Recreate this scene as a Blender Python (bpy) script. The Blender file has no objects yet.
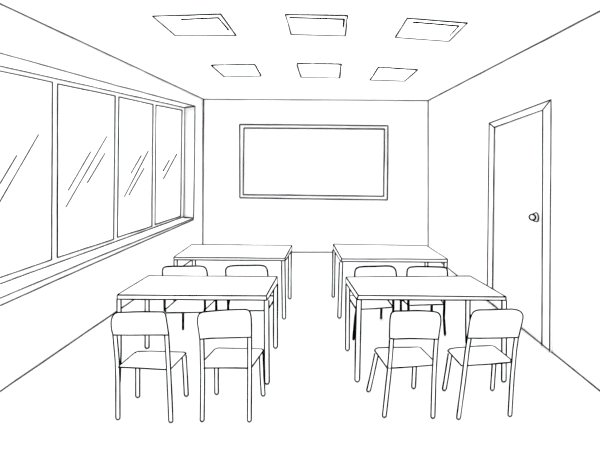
import bpy, math, random
from mathutils import Vector, noise

# ---------------------------------------------------------------- camera model
F = 450.0                 # focal length in pixels (600 px wide frame)
VX, VY = 322.0, 160.5     # where the level view axis meets the frame
EYE = 1.9                 # eye height
C = bpy.context.scene.collection

def pt(x, y, s):          # point seen at (x, y), s metres into the room
    return Vector(((x - VX) / F * s, s, EYE + (VY - y) / F * s))
def on_height(x, y, z=0.0):
    return pt(x, y, (EYE - z) * F / (y - VY))
def floor_depth(y):
    return EYE * F / (y - VY)

class Plane:              # vertical wall plane through two floor points
    def __init__(s, a, b, inward):
        s.a = Vector((a.x, a.y, 0)); d = Vector((b.x - a.x, b.y - a.y, 0)); d.normalize(); s.d = d
        n = Vector((-d.y, d.x, 0))
        if n.dot(inward) < 0: n = -n
        s.n = n
    def hit(s, x, y, off=0.0):
        r = Vector(((x - VX) / F, 1.0, (VY - y) / F))
        o = Vector((0, 0, EYE))
        k = ((s.a + s.n * off) - o).dot(s.n) / r.dot(s.n)
        return o + r * k
    def along(s, depth, z, off=0.0):
        k = (depth - s.a.y) / s.d.y
        p = s.a + s.d * k + s.n * off
        return Vector((p.x, p.y, z))

# ---------------------------------------------------------------- materials
def principled(name, col, rough=0.6, spec=0.0, bump=False):
    m = bpy.data.materials.new(name); m.use_nodes = True
    nt = m.node_tree; b = nt.nodes['Principled BSDF']
    b.inputs['Base Color'].default_value = (*col, 1)
    b.inputs['Roughness'].default_value = rough
    b.inputs['Specular IOR Level'].default_value = spec
    if bump:
        t = nt.nodes.new('ShaderNodeTexNoise'); t.inputs['Scale'].default_value = 60
        u = nt.nodes.new('ShaderNodeBump'); u.inputs['Strength'].default_value = 0.03
        nt.links.new(t.outputs['Fac'], u.inputs['Height']); nt.links.new(u.outputs['Normal'], b.inputs['Normal'])
    return m
PAPER = principled('white_paint', (.985, .985, .985))
WALLM = principled('white_plaster', (.985, .985, .985))
INK = principled('black_ink', (.004, .004, .004), .9)
INK2 = principled('soft_black_ink', (.03, .03, .03), .9)
LAMP = bpy.data.materials.new('lamp_diffuser'); LAMP.use_nodes = True
_b = LAMP.node_tree.nodes['Principled BSDF']
_b.inputs['Base Color'].default_value = (.98, .98, .98, 1); _b.inputs['Specular IOR Level'].default_value = 0
_b.inputs['Emission Color'].default_value = (1, 1, 1, 1); _b.inputs['Emission Strength'].default_value = 1.7
GLASS = bpy.data.materials.new('clear_glass'); GLASS.use_nodes = True
_n = GLASS.node_tree; _n.nodes.clear()
_o = _n.nodes.new('ShaderNodeOutputMaterial'); _m = _n.nodes.new('ShaderNodeMixShader'); _m.inputs[0].default_value = .06
_t = _n.nodes.new('ShaderNodeBsdfTransparent'); _g = _n.nodes.new('ShaderNodeBsdfGlossy'); _g.inputs['Roughness'].default_value = .05
_n.links.new(_t.outputs[0], _m.inputs[1]); _n.links.new(_g.outputs[0], _m.inputs[2]); _n.links.new(_m.outputs[0], _o.inputs['Surface'])

# ---------------------------------------------------------------- mesh helper
HEAVY, NORM, SOFT = .82, .78, .66     # ink half widths, in pixels of the drawing
_seed = [0]
class MB:
    def __init__(s): s.v = []; s.f = []; s.m = []
    def add(s, vs, fs, mat=0):
        n = len(s.v); s.v += [tuple(p) for p in vs]
        for f in fs: s.f.append([n + i for i in f]); s.m.append(mat)
    def prism(s, near, far, mat=0):
        n = len(near)
        fs = [list(range(n)), list(range(2 * n - 1, n - 1, -1))]
        for i in range(n):
            j = (i + 1) % n; fs.append([i, i + n, j + n, j])
        s.add(list(near) + list(far), fs, mat)
    def slab(s, poly, vec, mat=0): s.prism(poly, [p + vec for p in poly], mat)
    def ring(s, outer, inner, vec, mat=0):
        for i in range(4):
            j = (i + 1) % 4
            s.slab([outer[i], outer[j], inner[j], inner[i]], vec, mat)
    def ink(s, pts, px=NORM, wob=.3, mat=1, closed=False, step=None, flush=False):
        pts = [Vector(p) for p in pts]
        if px < .75 and not flush:       # raised bead: sits just proud of the surface
            pts = [p + (Vector((0, 0, EYE)) - p).normalized() * .014 for p in pts]
        if closed: pts = pts + [pts[0]]
        _seed[0] += 1; sd = _seed[0] * 7.31
        # resample
        out = [pts[0]]; 
        for a, b in zip(pts, pts[1:]):
            L = (b - a).length; k = (max(a.y, .8) + max(b.y, .8)) / 2 / F
            n = max(1, min(60, int(L / (k * (step or 9)))))
            for i in range(1, n + 1): out.append(a.lerp(b, i / n))
        N = len(out); sides = 6; ring = []
        tot = [0]
        for a, b in zip(out, out[1:]): tot.append(tot[-1] + (b - a).length * F / max(.8, (a.y + b.y) / 2))
        P = []
        for i, p in enumerate(out):
            k = max(p.y, .8) / F; u = tot[i] / max(tot[-1], 1e-6)
            env = min(1, 4 * u * (1 - u)) * (0 if tot[-1] < 14 else 1)
            q = p.copy()
            q.x += wob * k * env * noise.noise(Vector((tot[i] / 38, sd, 0)))
            q.z += wob * k * env * noise.noise(Vector((tot[i] / 38, sd, 9)))
            P.append((q, k * px * (1 + .22 * noise.noise(Vector((tot[i] / 21, sd, 4))))))
        up = None; vs = []
        for i, (p, r) in enumerate(P):
            a = P[max(i - 1, 0)][0]; b = P[min(i + 1, N - 1)][0]
            t = (b - a)
            if t.length < 1e-9: t = Vector((0, 0, 1))
            t.normalize()
            if up is None:
                up = t.orthogonal().normalized()
            up = (up - t * up.dot(t))
            if up.length < 1e-6: up = t.orthogonal()
            up.normalize(); w = t.cross(up)
            for q in range(sides):
                an = 2 * math.pi * q / sides
                vs.append(p + (up * math.cos(an) + w * math.sin(an)) * r)
        fs = []
        for i in range(N - 1):
            for q in range(sides):
                q2 = (q + 1) % sides
                fs.append([i * sides + q, i * sides + q2, (i + 1) * sides + q2, (i + 1) * sides + q])
        fs.append(list(range(sides))[::-1]); fs.append([(N - 1) * sides + q for q in range(sides)])
        s.add(vs, fs, mat)
    def leg(s, path, w, px=NORM, flat=.5, wend=None, gap=None):
        """path: points top -> foot (foot point is the very bottom), w: width in metres; rounded foot"""
        path = [Vector(p) for p in path]
        if wend is None: wend = w
        # resample
        out = []
        for a, b in zip(path, path[1:]):
            n = max(2, int((b - a).length / .05))
            for i in range(n): out.append(a.lerp(b, i / n))
        end = path[-1]; foot_dir = (path[-1] - path[-2]).normalized()
        L = len(out); secs = []
        R = wend / 2
        out = [p for p in out if (end - p).dot(foot_dir) > R * 1.05]
        L = len(out)
        for i, p in enumerate(out): secs.append((p, (w + (wend - w) * i / L) / 2))
        c0 = end - foot_dir * R
        for a in (0, 25, 50, 70, 85):
            secs.append((c0 + foot_dir * R * math.sin(math.radians(a)), R * math.cos(math.radians(a))))
        n = 12; vs = []
        for p, r in secs:
            for q in range(n):
                an = 2 * math.pi * q / n
                vs.append(p + Vector((r * math.cos(an), r * flat * math.sin(an), 0)))
        fs = []
        for i in range(len(secs) - 1):
            for q in range(n):
                q2 = (q + 1) % n; fs.append([i * n + q, i * n + q2, (i + 1) * n + q2, (i + 1) * n + q])
        fs.append(list(range(n))[::-1]); fs.append([(len(secs) - 1) * n + q for q in range(n)])
        s.add(vs, fs, 0)
        lft = [p + Vector((-r, 0, 0)) for p, r in secs]; rgt = [p + Vector((r, 0, 0)) for p, r in secs]
        fw = Vector((0, -w * flat * .3, 0))
        if gap:            # outline left out between two heights
            z0, z1 = gap
            s.ink([p + fw for p in lft if p.z > z1], px, wob=.25, step=12, flush=True); s.ink([p + fw for p in rgt if p.z > z1], px, wob=.25, step=12, flush=True)
            s.ink([p + fw for p in lft if p.z < z0] + [end + fw] + [p + fw for p in rgt[::-1] if p.z < z0], px, wob=.25, step=12, flush=True)
        else:
            s.ink([p + fw for p in lft] + [end + fw] + [p + fw for p in rgt[::-1]], px, wob=.25, step=12, flush=True)
    def build(s, name, parent=None, mats=(PAPER, INK), **props):
        me = bpy.data.meshes.new(name); 
        org = parent_loc.get(parent.name, Vector()) if parent else Vector()
        me.from_pydata([tuple(Vector(v) - org) for v in s.v], [], s.f)
        for m in mats: me.materials.append(m)
        for p, mi in zip(me.polygons, s.m): p.material_index = mi
        import bmesh
        bm = bmesh.new(); bm.from_mesh(me); bmesh.ops.recalc_face_normals(bm, faces=bm.faces); bm.to_mesh(me); bm.free()
        o = bpy.data.objects.new(name, me); C.objects.link(o)
        if parent: o.parent = parent
        for k, v in props.items(): o[k] = v
        return o
parent_loc = {}
def root(name, loc, **props):
    o = bpy.data.objects.new(name, None); C.objects.link(o); o.location = loc; o.empty_display_size = .1
    for k, v in props.items(): o[k] = v
    parent_loc[o.name] = Vector(loc); return o

# ---------------------------------------------------------------- the room
BL = on_height(202.6, 252.8); BR = on_height(428.4, 252.3)
LN = on_height(0, 391.5); RN = on_height(600, 391)
WL = Plane(BL, LN, Vector((1, 0, 0))); WR = Plane(BR, RN, Vector((-1, 0, 0)))
NEARY = -.6
def edge_z(p, q):
    return lambda y: p.z + (q.z - p.z) * (y - p.y) / (q.y - p.y)
_bc0, _bc1 = pt(203.6, 99, BL.y), pt(428.4, 100.3, BR.y)
zl_at, zr_at = edge_z(WL.hit(0, 3.6), _bc0), edge_z(WR.hit(600, 11.2), _bc1)
far_l, far_r = BL.y, BR.y
l0, l1 = WL.along(NEARY, 0), WL.along(far_l, 0)
r0, r1 = WR.along(NEARY, 0), WR.along(far_r, 0)
def up(p, z): return Vector((p.x, p.y, z))
EX = Vector((.2, 0, 0)); EYv = Vector((0, .25, 0))
m = MB(); m.slab([l0 - EX, r0 + EX, r1 + EX + EYv, l1 - EX + EYv], Vector((0, 0, -.1))); m.build('floor', mats=(WALLM, INK), kind='structure')
ZL0, ZL1, ZR0, ZR1 = zl_at(NEARY), zl_at(far_l), zr_at(NEARY), zr_at(far_r)
m = MB(); m.slab([up(l0 - EX, ZL0), up(r0 + EX, ZR0), up(r1 + EX + EYv, ZR1), up(l1 - EX + EYv, ZL1)], Vector((0, 0, .1))); m.build('ceiling', mats=(WALLM, INK), kind='structure')
m = MB(); m.slab([l1 - EX, r1 + EX, up(r1 + EX, ZR1), up(l1 - EX, ZL1)], Vector((0, .2, 0)))
bc0 = pt(203.6, 99, far_l); bc1 = pt(428.4, 100.3, far_r)
m.ink([l1, r1], SOFT); m.ink([bc0, bc1], SOFT)
m.build('wall_back', mats=(WALLM, INK2), kind='structure')

# left wall with the ribbon window opening
def top_w(x): return 53.0 + .2735 * x
def bot_w(x): return 298.3 - .4145 * x
XN = -75
op = [WL.hit(XN, top_w(XN)), WL.hit(195, 106.3), WL.hit(193.6, 218.2), WL.hit(XN, bot_w(XN))]
m = MB()
m.ring([up(l0, ZL0), up(l1, ZL1), l1, l0], op, WL.n * -.2)
lnear = WL.along(1.6, 0)
m.ink([lnear, LN, pt(116.5, 311.5, WL.hit(116.5, 311.5).y), l1], SOFT + .02)
m.ink([WL.along(1.6, zl_at(1.6)), WL.hit(0, 3.6), bc0], SOFT + .02)
m.ink([l1, pt(203, 175, far_l), bc0], SOFT)
m.ink([op[0], WL.hit(0, 53), WL.hit(90, 78.3), op[1]], SOFT)
m.ink([op[1], WL.hit(194.6, 160), op[2]], SOFT)
m.ink([op[2], WL.hit(100, 256), op[3]], SOFT)
m.ink([op[0], op[3]], SOFT)
m.ink([op[1], WL.hit(184.7, 107.5, -.19)], SOFT + .1)
m.ink([op[2], WL.hit(183.6, 217.3, -.19)], SOFT + .1)
m.build('wall_left', mats=(WALLM, INK2), kind='structure')
# sill nosing
m = MB()
sl = [WL.hit(XN, bot_w(XN) + .3), WL.hit(193.6, 218.5), WL.hit(193.6, 219.6), WL.hit(XN, 305.8 + .449 * 75)]
m.slab(sl, WL.n * .012)
m.ink([WL.hit(XN, 305.8 + .449 * 75, .013), WL.hit(0, 305.8, .013), WL.hit(100, 260.6, .013), WL.hit(193.6, 219.6, .013)], SOFT)
m.build('trim_1', mats=(WALLM, INK2), kind='structure')

# four panes of the window
def ftop(x): return 65.8 + .2265 * x
def fbot(x): return 284.0 - .3655 * x
OFF = -.19
panes = [
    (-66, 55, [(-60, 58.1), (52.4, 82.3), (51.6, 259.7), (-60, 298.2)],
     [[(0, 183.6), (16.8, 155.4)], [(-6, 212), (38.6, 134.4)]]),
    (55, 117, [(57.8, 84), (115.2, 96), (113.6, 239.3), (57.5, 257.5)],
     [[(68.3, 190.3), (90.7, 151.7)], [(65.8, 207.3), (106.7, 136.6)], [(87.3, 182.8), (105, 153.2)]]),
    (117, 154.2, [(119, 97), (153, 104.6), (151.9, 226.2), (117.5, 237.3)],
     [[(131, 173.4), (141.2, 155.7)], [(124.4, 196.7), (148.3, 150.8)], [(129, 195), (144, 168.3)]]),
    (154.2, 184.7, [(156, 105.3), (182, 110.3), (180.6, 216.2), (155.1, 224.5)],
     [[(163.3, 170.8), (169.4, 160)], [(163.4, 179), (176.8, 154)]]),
]
for k, (xa, xb, q, gl) in enumerate(panes):
    inner = [WL.hit(x, y, OFF) for x, y in q]
    xr2 = xb - (1.1 if k == 3 else 0)
    outer = [WL.hit(xa, ftop(xa), OFF), WL.hit(xb, ftop(xb), OFF), WL.hit(xr2, fbot(xr2), OFF), WL.hit(xa, fbot(xa), OFF)]
    base = (outer[2] + outer[3]) / 2
    w = root('window_%d' % (k + 1), base, kind='structure')
    m = MB(); m.ring(outer, inner, WL.n * -.05)
    m.ink([outer[0], outer[1]], SOFT); m.ink([outer[3], outer[2]], SOFT)
    m.ink([inner[0], inner[1]], SOFT + .04); m.ink([inner[1], inner[2]], SOFT + .04)
    m.ink([inner[2], inner[3]], SOFT + .04); m.ink([inner[3], inner[0]], SOFT + .04)
    if k == 3: m.ink([outer[1], outer[2]], SOFT + .12)
    if k == 0: m.ink([outer[0], outer[3]], SOFT)
    m.build('window_frame', w, mats=(WALLM, INK2))
    m = MB(); off2 = WL.n * -.02
    m.slab([p + off2 for p in inner], WL.n * -.006)
    for g in gl: m.ink([WL.hit(x, y, OFF - .018) for x, y in g], .73, wob=.15)  # glints on the panes, drawn as slanted dark ink strokes
    m.build('glass_pane', w, mats=(GLASS, INK2))

# right wall and door
nR = WR.n
RW = lambda x, y, off=0.0: WR.hit(x, y, off)
m = MB()
m.slab([up(r0, ZR0), up(r1, ZR1), r1, r0], nR * -.2)
rn = WR.along(1.6, 0)
m.ink([r1, RW(530, 334.6), RN, rn], SOFT + .02)
m.ink([bc1, RW(480, 73.6), RW(600, 11.2), WR.along(1.6, zr_at(1.6))], SOFT + .02)
m.ink([r1, pt(428.3, 170, far_r), bc1], SOFT)
m.build('wall_right', mats=(WALLM, INK2), kind='structure')
def rfl(x): p = RW(x, 300); return WR.along(p.y, 0.0)
D0 = .025
oTL, oTR = RW(489.2, 123.2, D0), RW(551, 99.6, D0)
iTL, iTR = RW(494.3, 127.3, D0), RW(542.7, 110, D0)
def footp(x, off=D0):
    p = RW(x, 300, off); return Vector((p.x, p.y, .004))
oBL, iBL, iBR, oBR = footp(487.2), footp(492.3), footp(541.8), footp(549.6)
door = root('door_1', (oBL + oBR) / 2, kind='structure')
m = MB(); dv = nR * -.022
m.slab([oTL, iTL, iBL, oBL], dv); m.slab([oTL, oTR, iTR, iTL], dv); m.slab([oTR, oBR, iBR, iTR], dv)
for a, b in ((oTL, oTR), (iTL, iTR), (oTL, oBL), (iTL, iBL + Vector((0, 0, .08))), (iTR, iBR), (oTR, oBR)): m.ink([a, b], SOFT)
m.ink([p + Vector((0, 0, .013)) for p in (oBL, oBR)], SOFT - .05, .1)
m.ink([oTL, iTL], NORM); m.ink([oTR, iTR], NORM)
m.build('door_frame', door, mats=(WALLM, INK2))
m = MB(); m.slab([p - nR * .012 for p in (iTL, iTR, iBR, iBL)], nR * -.01)
leaf = m.build('door_leaf', door, mats=(PAPER, INK2))
# knob: rose, stem and ball turned about the wall normal
kc = RW(536.6, 217.2, .016); ks = kc.y / F
def lathe(m, c, ax, prof, n=20):
    u = Vector((0, 0, 1)); v = ax.cross(u).normalized(); vs = []
    for h, r in prof:
        for i in range(n):
            a = 2 * math.pi * i / n; vs.append(c + ax * h + (u * math.cos(a) + v * math.sin(a)) * r)
    fs = []
    for i in range(len(prof) - 1):
        for q in range(n):
            q2 = (q + 1) % n; fs.append([i * n + q, i * n + q2, (i + 1) * n + q2, (i + 1) * n + q])
    fs.append(list(range(n))); fs.append([(len(prof) - 1) * n + q for q in range(n)][::-1])
    m.add(vs, fs)
def circle(c, ax, r, n=20):
    u = Vector((0, 0, 1)); v = ax.cross(u).normalized()
    return [c + (u * math.cos(2 * math.pi * i / n) + v * math.sin(2 * math.pi * i / n)) * r for i in range(n)]
R1, R2 = 4.5 * ks, 3.1 * ks
L = 4.3 * ks
m = MB(); lathe(m, kc, nR, [(0, R1), (.3 * L, R1 * .97), (.4 * L, R1 * .8), (.5 * L, R2 * .8)])
m.ink(circle(kc + nR * .1 * L, nR, R1 * 1.02), .62, 0, closed=True, step=3)
kv = (Vector((0, 0, EYE)) - kc); kv.normalize()
kb = kc + nR * L
for sg in (1, -1):
    m.ink([kc + nR * .3 * L + Vector((0, 0, sg * R1 * .95)), kb + Vector((0, 0, sg * R2 * 1.0))], .62, 0)
kn = m.build('knob_rose', leaf)
kn.parent = leaf
m = MB(); ball = []
for i in range(1, 12):
    a = math.pi * i / 12; ball.append((-R2 * math.cos(a), R2 * math.sin(a)))
lathe(m, kb, kv, ball, 20)
m.ink(circle(kb + kv * R2 * .45, kv, R2 * .95), .7, 0, closed=True, step=3)
m.build('door_knob', leaf)
for o in (leaf, kn): parent_loc[o.name] = parent_loc[door.name]
# (children of the leaf were written in world coordinates; bring them to the door's origin)
for ch in leaf.children: ch.location = -parent_loc[door.name]

# ---------------------------------------------------------------- whiteboard
BYd = far_l - .035
def bp(x, y): return pt(x, y, BYd)
o4 = [bp(239.6, 124.4), bp(388, 125.7), bp(387.4, 200), bp(239.8, 197.8)]
i4 = [bp(243.9, 128), bp(384.5, 129), bp(383.7, 196.3), bp(243.1, 194.7)]
wb = root('whiteboard', bp(313.5, 199), label='wide blank framed whiteboard hanging on the back wall', category='whiteboard')
m = MB(); m.ring(o4, i4, Vector((0, .033, 0))); 
for q in (o4, i4):
    for i in range(4): m.ink([q[i], q[(i + 1) % 4]], SOFT + .02)
m.build('frame', wb, mats=(PAPER, INK2))
m = MB(); dv = Vector((0, .008, 0)); m.slab([p + dv for p in i4], Vector((0, .02, 0))); m.build('writing_surface', wb)

# ---------------------------------------------------------------- ceiling lights
lights = [
    ([(152.7, 16.2), (220.7, 14.1), (236, 35.3), (175.2, 35.3)], [(181, 19.6), (218.3, 17.8), (228.4, 30.2)], 'large square ceiling light, in the nearer row, beside the window wall'),
    ([(285.3, 14.6), (347.7, 15.7), (345.3, 35.6), (291, 34.2)], [(289.3, 17.6), (344, 19.2), (343, 27)], 'large ceiling light in the middle of the row nearer the viewer'),
    ([(407.2, 18.3), (467.3, 23.1), (449, 41.2), (395.4, 37.2)], [(412.8, 22.2), (459, 26), (450, 35.6)], 'large tilted ceiling light, in the nearer row on the door side'),
    ([(211.4, 65.3), (255, 64.7), (261, 75.7), (224, 76.4)], None, 'small ceiling light in the far row, on the window side'),
    ([(296.6, 63.6), (341.3, 64.3), (339.7, 77.6), (301, 76.9)], None, 'small ceiling light in the far row, above the middle of the whiteboard'),
    ([(378.3, 67.3), (417.5, 69.8), (405, 80.7), (370.3, 79.7)], None, 'small ceiling light in the far row, on the door side'),
]
def ceil_z(p):
    zl, zr = zl_at(p.y), zr_at(p.y); xl, xr = WL.along(p.y, 0).x, WR.along(p.y, 0).x
    return zl + (zr - zl) * (p.x - xl) / (xr - xl)
def cp(x, y, drop):
    z = 3.17
    for _ in range(6):
        s = (z - EYE) * F / (VY - y); p = pt(x, y, s); z = ceil_z(p) - drop
    return p
for q, stroke, lab in lights:
    o = [cp(x, y, .03) for x, y in q]; cen = sum(o, Vector()) / 4
    i = [p.lerp(cen, .1) for p in o]
    t = root('ceiling_light', cen + Vector((0, 0, .03)), label=lab, category='ceiling light', group='six flat ceiling lights in two rows')
    m = MB(); m.ring(o, i, Vector((0, 0, .028)))
    for a in range(4): m.ink([o[a], o[(a + 1) % 4]], NORM)
    if stroke:
        sp = [cp(x, y, .036) for x, y in stroke]
        m.ink([sp[0], sp[1]], 1.0); m.ink([sp[1], sp[2]], 1.0)
    m.build('frame', t)
    m = MB(); m.slab([p + Vector((0, 0, .002)) for p in i], Vector((0, 0, .02))); m.build('diffuser', t, mats=(LAMP, INK))

# ---------------------------------------------------------------- tables
def table(label, near, far, zt, legs, ik=NORM):
    """near: (TL, TR, BL, BR) pixels of the near face; far: (TL, TR, BLorNone, BRorNone)"""
    def k(p): return on_height(p[0], p[1], zt)
    a, b = k(near[0]), k(near[1]); c, d = k(far[1]), k(far[0])
    def low(p, top):
        return pt(p[0], p[1], top.y)
    a2, b2 = low(near[2], a), low(near[3], b)
    th = (a.z - a2.z + b.z - b2.z) / 2
    c2 = low(far[3], c) if far[3] else c - Vector((0, 0, th))
    d2 = low(far[2], d) if far[2] else d - Vector((0, 0, th))
    cen = (a + b + c + d) / 4
    t = root('school_desk', (cen.x, cen.y, 0), label=label, category='desk', group='two-seat desks in two rows')
    m = MB(); m.prism([a, b, c, d], [a2, b2, c2, d2])
    for p, q in ((a, b), (b, c), (c, d), (d, a), (a2, b2), (a, a2), (b, b2)): m.ink([p, q], ik + (.14 if p is c else 0), flush=True)
    if far[3]: m.ink([b2, c2], ik, flush=True); m.ink([c, c2], ik, flush=True)
    if far[2]: m.ink([a2, d2], ik, flush=True); m.ink([d, d2], ik, flush=True)
    m.build('tabletop', t)
    for path, w, we, ink, *gp in legs:
        foot = path[-1]; sd = floor_depth(foot[1] + .8)
        pp = [pt(x, y, sd) for x, y in path]
        m = MB(); m.leg(pp, (w - .4) * sd / F, min(ink, ik + .04), wend=(we - .4) * sd / F if we else None, gap=[EYE + (VY - g) / F * sd for g in gp[0]] if gp else None)
        m.build('leg', t)
    return t

fd = floor_depth
table('front desk on the window side, behind the two nearest left chairs',
      [(117.2, 295), (266.2, 295.8), (117.2, 299.2), (267, 300.2)], [(148.5, 276), (277, 276.8), None, (277.4, 283.6)], .754,
      [([(119.3, 299), (119.5, 350), (118.4, 382.5)], 4.4, None, NORM), ([(266.6, 300), (267, 383.6)], 5, None, NORM),
       ([(147.3, 281), (147.4, 348)], 4.4, None, NORM), ([(275.6, 284), (275.6, 347.8)], 4.4, None, NORM)])
table('front desk on the door side, behind the two nearest right chairs',
      [(358.4, 295.3), (505.8, 296.9), (357, 299.6), (506, 300.3)], [(346.2, 277.3), (470.3, 276.3), (346, 283), None], .75,
      [([(358.9, 300), (357.8, 345), (357.1, 381.4)], 5.2, None, NORM), ([(503.9, 300.5), (503.6, 381.4)], 5, None, NORM),
       ([(347.8, 284), (347.2, 350.3)], 4.2, None, NORM), ([(467.8, 282), (467.6, 320), (467.8, 344)], 4.6, None, NORM)])
table('back desk on the window side, left of the aisle below the whiteboard',
      [(173.8, 257.3), (285, 258.2), (174, 259.8), (285.3, 260.6)], [(191.7, 244.8), (291.7, 245.7), None, (291.7, 250.6)], .74,
      [([(175.8, 260), (175.8, 312)], 3.6, None, NORM), ([(283.3, 260.8), (284.1, 318.8)], 3.8, None, NORM),
       ([(194, 248), (194, 298)], 3.6, None, NORM), ([(289.9, 251), (289.7, 298.6)], 3.2, None, NORM + .06)], .66)
table('back desk on the door side, right of the aisle below the whiteboard',
      [(341.8, 258.9), (447.4, 259.2), (340.8, 261.6), (447.4, 262.3)], [(333.5, 244.4), (427, 246), (333.3, 249), None], .74,
      [([(341, 262), (339.4, 317.8)], 3.8, None, NORM), ([(445.5, 262.6), (444.2, 311)], 3.8, .6, NORM),
       ([(334, 250), (333.3, 297)], 2.8, None, NORM), ([(426.3, 249), (426.3, 296.5)], 3.2, None, NORM)], .66)

# ---------------------------------------------------------------- chairs
def smooth(pts, rounds=1):
    """Chaikin corner cutting on an open polyline keeping the ends"""
    for _ in range(rounds):
        out = [pts[0]]
        for a, b in zip(pts, pts[1:]):
            out.append((a[0] * .75 + b[0] * .25, a[1] * .75 + b[1] * .25)); out.append((a[0] * .25 + b[0] * .75, a[1] * .25 + b[1] * .75))
        out.append(pts[-1]); pts = out
    return pts
def chair(label, group, back, back_low, seat, rear, front, w, skip=(), ink=NORM):
    """back: pixel outline from lower left over the top to lower right; seat: pixel outline NL..,NR..,FR..,FL.. with n/f tags"""
    yr = sum(fd(p[-1][1] + .8) for p in rear) / 2; yf = sum(fd(p[-1][1] + .8) for p in front) / 2
    xs = [p[-1][0] for p in rear]
    base = pt(sum(xs) / 2, VY, yr)
    t = root('school_chair', (base.x, (yr + yf) / 2, 0), label=label, category='chair', group=group)
    # backrest
    top = smooth(back, 2)
    poly = top + back_low[::-1]
    s = yr - .004
    V = [pt(x, y, s) for x, y in poly]
    m = MB(); m.slab(V, Vector((0, .014, 0))); m.ink([pt(x, y, s) for x, y in top], ink, .2)
    m.ink([pt(x, y, s) for x, y in [back[0]] + back_low + [back[-1]]], ink, .2)
    m.build('backrest', t)
    # seat
    def sp(p):
        x, y, u = p; return pt(x, y, (yr + .002) * (1 - u) + yf * u)
    S = [sp(p) for p in seat]
    m = MB(); m.slab(S, Vector((0, 0, -.005)))
    n = len(S)
    for i in range(n):
        if i in skip: continue
        m.ink([S[i], S[(i + 1) % n]], ink, .2)
    m.build('seat', t)
    for path in rear:
        sdp = fd(path[-1][1] + .8); P = []
        for i, (x, y) in enumerate(path):
            u = i / (len(path) - 1)
            P.append(pt(x, y, (yr + .004) * (1 - u) + sdp * u))
        m = MB(); m.leg(P, w * yr / F, ink); m.build('leg', t)
    for path in front:
        sdp = fd(path[-1][1] + .8); P = []
        for i, (x, y) in enumerate(path):
            u = i / (len(path) - 1)
            P.append(pt(x, y + (.6 if i == 0 else 0), yf * .995 * (1 - u) + sdp * u))
        m = MB(); m.leg(P, w * .97 * yf / F, ink); m.build('leg', t)
    return t

G1 = 'chairs at the two front desks'; G2 = 'chairs tucked behind the two front desks'
chair('nearest chair on the window side, first from the left, its back to the viewer', G1,
      [(113, 335), (111, 327), (111.4, 318), (115, 312.5), (124, 312.3), (140, 311.7), (158, 311.8), (165, 312), (166.3, 319), (167.6, 327), (168.7, 335)],
      [(130, 335.2), (150, 335)],
      [(118.5, 367.2, 0), (140, 368.2, 0), (170, 369.8, 0), (186, 353.4, 1), (184.5, 352.4, 1), (150, 351.4, 1), (138, 351.5, 1), (134.5, 352.9, .95), (119, 366, .05)],
      [[(115.3, 335), (117.5, 360), (118.2, 380), (118.3, 419.2)], [(166.9, 335), (168.8, 368), (170.3, 400), (171, 422)]],
      [[(138, 352), (138, 397)], [(184.3, 354.3), (185.6, 375), (186.5, 395.7)]], 4.1)
chair('nearest chair on the window side, second from the left, beside the aisle', G1,
      [(199.8, 339.3), (198.6, 330), (197, 320), (199.3, 312.5), (208, 311.3), (225, 310), (238, 309.6), (249.3, 309.3), (251.3, 317), (251.5, 327), (251.5, 337.2)],
      [(210, 338.3), (222, 338), (240, 337.4)],
      [(203.4, 368.1, 0), (225, 367.9, 0), (251, 368.3, 0), (263.6, 350.5, 1), (262, 349.1, 1), (240, 348.6, 1), (218, 348.1, 1), (214.5, 349.4, .95), (202.2, 362.4, .1)],
      [[(202, 339), (202.8, 375), (202.4, 421)], [(249.7, 337.3), (249.7, 375), (249.4, 421.4)]],
      [[(216.4, 349), (216.7, 394)], [(261.2, 351.5), (262, 375), (263.3, 395.6)]], 3.9)
chair('nearest chair on the door side, beside the aisle, legs leaning to the left', G1,
      [(389.5, 338.3), (389.7, 328), (390, 318), (392, 311), (404, 311), (418, 310.4), (434, 311.3), (440, 313.4), (441.2, 321), (439.6, 330), (438.4, 339.3)],
      [(395, 339), (410, 338.4), (426, 338.8)],
      [(386.9, 367.6, 0), (392, 368.1, 0), (410, 367, 0), (434.4, 365, 0), (434.2, 361.3, .05), (420.6, 347.9, 1), (418, 347.2, 1), (395, 347.4, 1), (378, 347.9, 1), (375.2, 349, .97), (374.7, 350.7, .93)],
      [[(391.5, 339), (390.7, 352), (389, 372), (384.2, 416.9)], [(436.2, 339.3), (435.2, 352), (433.8, 377), (432.7, 417.8)]],
      [[(376.6, 352.5), (372, 375), (368.2, 391.3)], [(414.4, 348.5), (414.3, 368), (413.4, 388)]], 3.9)
chair('nearest chair on the door side, last one to the right with slanting legs', G1,
      [(467.2, 338.1), (468.6, 329), (470.2, 318), (474, 310), (488, 309.8), (502, 309.3), (517, 309), (523.6, 314), (522, 323), (520, 331), (518.6, 337.4)],
      [(480, 338.3), (500, 338)],
      [(461.4, 365.7, 0), (467, 365.6, 0), (490, 364.2, 0), (511, 362.3, 0), (510.8, 359.6, .05), (494.6, 346.7, 1), (491, 345.7, 1), (480, 346, 1), (455, 348.1, 1), (449.5, 349, .97), (447.8, 350.8, .92)],
      [[(469, 338), (467, 350), (463.4, 380), (458.2, 418.8)], [(516.1, 337.8), (514.4, 350), (511.7, 380), (509.6, 416)]],
      [[(450, 352.5), (447, 372), (444, 390)], [(493.9, 346.5), (493.7, 365), (491.9, 390)]], 3.9)
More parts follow.
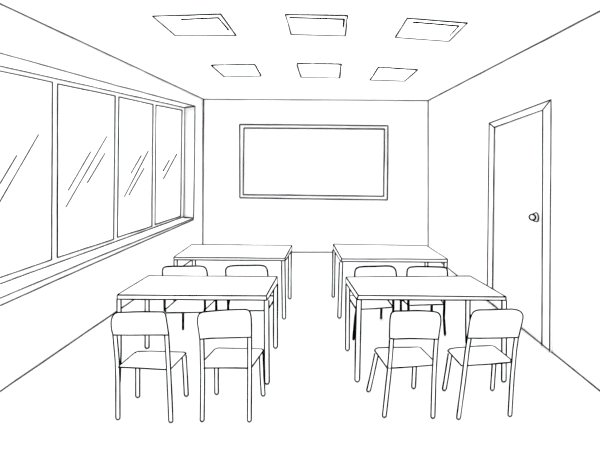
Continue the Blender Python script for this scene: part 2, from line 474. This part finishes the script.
# the four chairs seen behind the front desks
W2 = 1.0
chair('far chair on the window side tucked behind the front desk, first from the left', G2,
      [(162.6, 284), (162.6, 276), (162.3, 268), (167, 266.2), (185, 266.3), (203, 265.8), (206.6, 269), (207.6, 276), (207.9, 284)], [(185, 284)],
      [(165.4, 312.9, 0), (185, 312.6, 0), (203.5, 312.3, 0), (205.3, 309.6, .1), (218.6, 296.8, 1), (181, 296.2, 1), (165.4, 309.6, .05)],
      [[(164.8, 284), (164.6, 306), (167, 342.5)], [(204.9, 284), (204.9, 308), (202.3, 342.5)]],
      [[(183, 297.3), (183.1, 329.4)], [(216.2, 298), (216.4, 329.4)]], W2, (), HEAVY)
chair('far chair on the window side tucked behind the front desk, beside the aisle', G2,
      [(226.3, 284), (226, 276), (225.4, 267.4), (233, 265.4), (248, 265.4), (264, 265.2), (267.3, 269), (268, 276), (268, 284)], [(247, 284)],
      [(228.6, 310.8, 0), (250, 310.7, 0), (267.5, 310.6, 0), (276.5, 296, 1), (260, 295.6, 1), (231, 295.6, 1)],
      [[(228, 284), (228.1, 308), (227.8, 336)], [(265.6, 284), (265.8, 336)]],
      [[(229.2, 296.6), (229.2, 329.4)], [(275.4, 297), (275.5, 329.4)]], W2, (5,), HEAVY)
chair('far chair on the door side tucked behind the front desk, beside the aisle', G2,
      [(354.8, 284), (354.6, 277), (355, 269), (360, 266.6), (375, 266.4), (391, 265.6), (395.8, 269), (396.6, 277), (396.6, 284)], [(375, 284)],
      [(356.4, 309.4, 0), (375, 308.6, 0), (393, 307.2, 0), (384.3, 295.6, 1), (365, 295.6, 1), (347.8, 296, 1)],
      [[(358, 284), (357, 305), (355.2, 318), (353.4, 339.6)], [(393.4, 284), (393.3, 308), (391.2, 339.6)]],
      [[(348, 297), (347.5, 321)], [(381.6, 297), (381.2, 318.3)]], W2, (), HEAVY)
chair('far chair on the door side tucked behind the front desk, farther from the aisle', G2,
      [(406.8, 284), (406.8, 276), (407.2, 268.4), (412, 266.6), (428, 266.6), (444, 267), (447.4, 268.4), (447.6, 276), (447.4, 284)], [(427, 284)],
      [(408.6, 305.4, 0), (425, 304.9, 0), (444.4, 304.4, 0), (438, 297, 1), (418, 297, 1), (399, 297, 1)],
      [[(408.4, 284), (408.4, 306), (409, 337)], [(444.5, 284), (444.3, 304), (443.8, 318), (445, 335)]],
      [[(400.8, 298), (400.9, 320)], [(431.7, 298), (431.6, 320)]], W2, (), HEAVY)

# ---------------------------------------------------------------- light, camera, colour
w = bpy.data.worlds.new('overcast_sky'); bpy.context.scene.world = w; w.use_nodes = True
bg = w.node_tree.nodes['Background']; bg.inputs[0].default_value = (1, 1, 1, 1); bg.inputs[1].default_value = 1.0
cam = bpy.data.cameras.new('camera'); co = bpy.data.objects.new('camera', cam); C.objects.link(co)
co.location = (0, 0, EYE); co.rotation_euler = (math.pi / 2, 0, 0)
cam.sensor_width = 36; cam.lens = 36 * F / 600; cam.shift_x = (300 - VX) / 600; cam.shift_y = -(225 - VY) / 600
cam.clip_start = .05
sc = bpy.context.scene; sc.camera = co
sc.view_settings.view_transform = 'Standard'; sc.view_settings.look = 'None'; sc.view_settings.gamma = 1
sc.view_settings.use_curve_mapping = False
sc.view_settings.exposure = .9
sc.cycles.max_bounces = 64; sc.cycles.diffuse_bounces = 64; sc.cycles.glossy_bounces = 16
sc.cycles.transparent_max_bounces = 64
sc.cycles.use_denoising = True
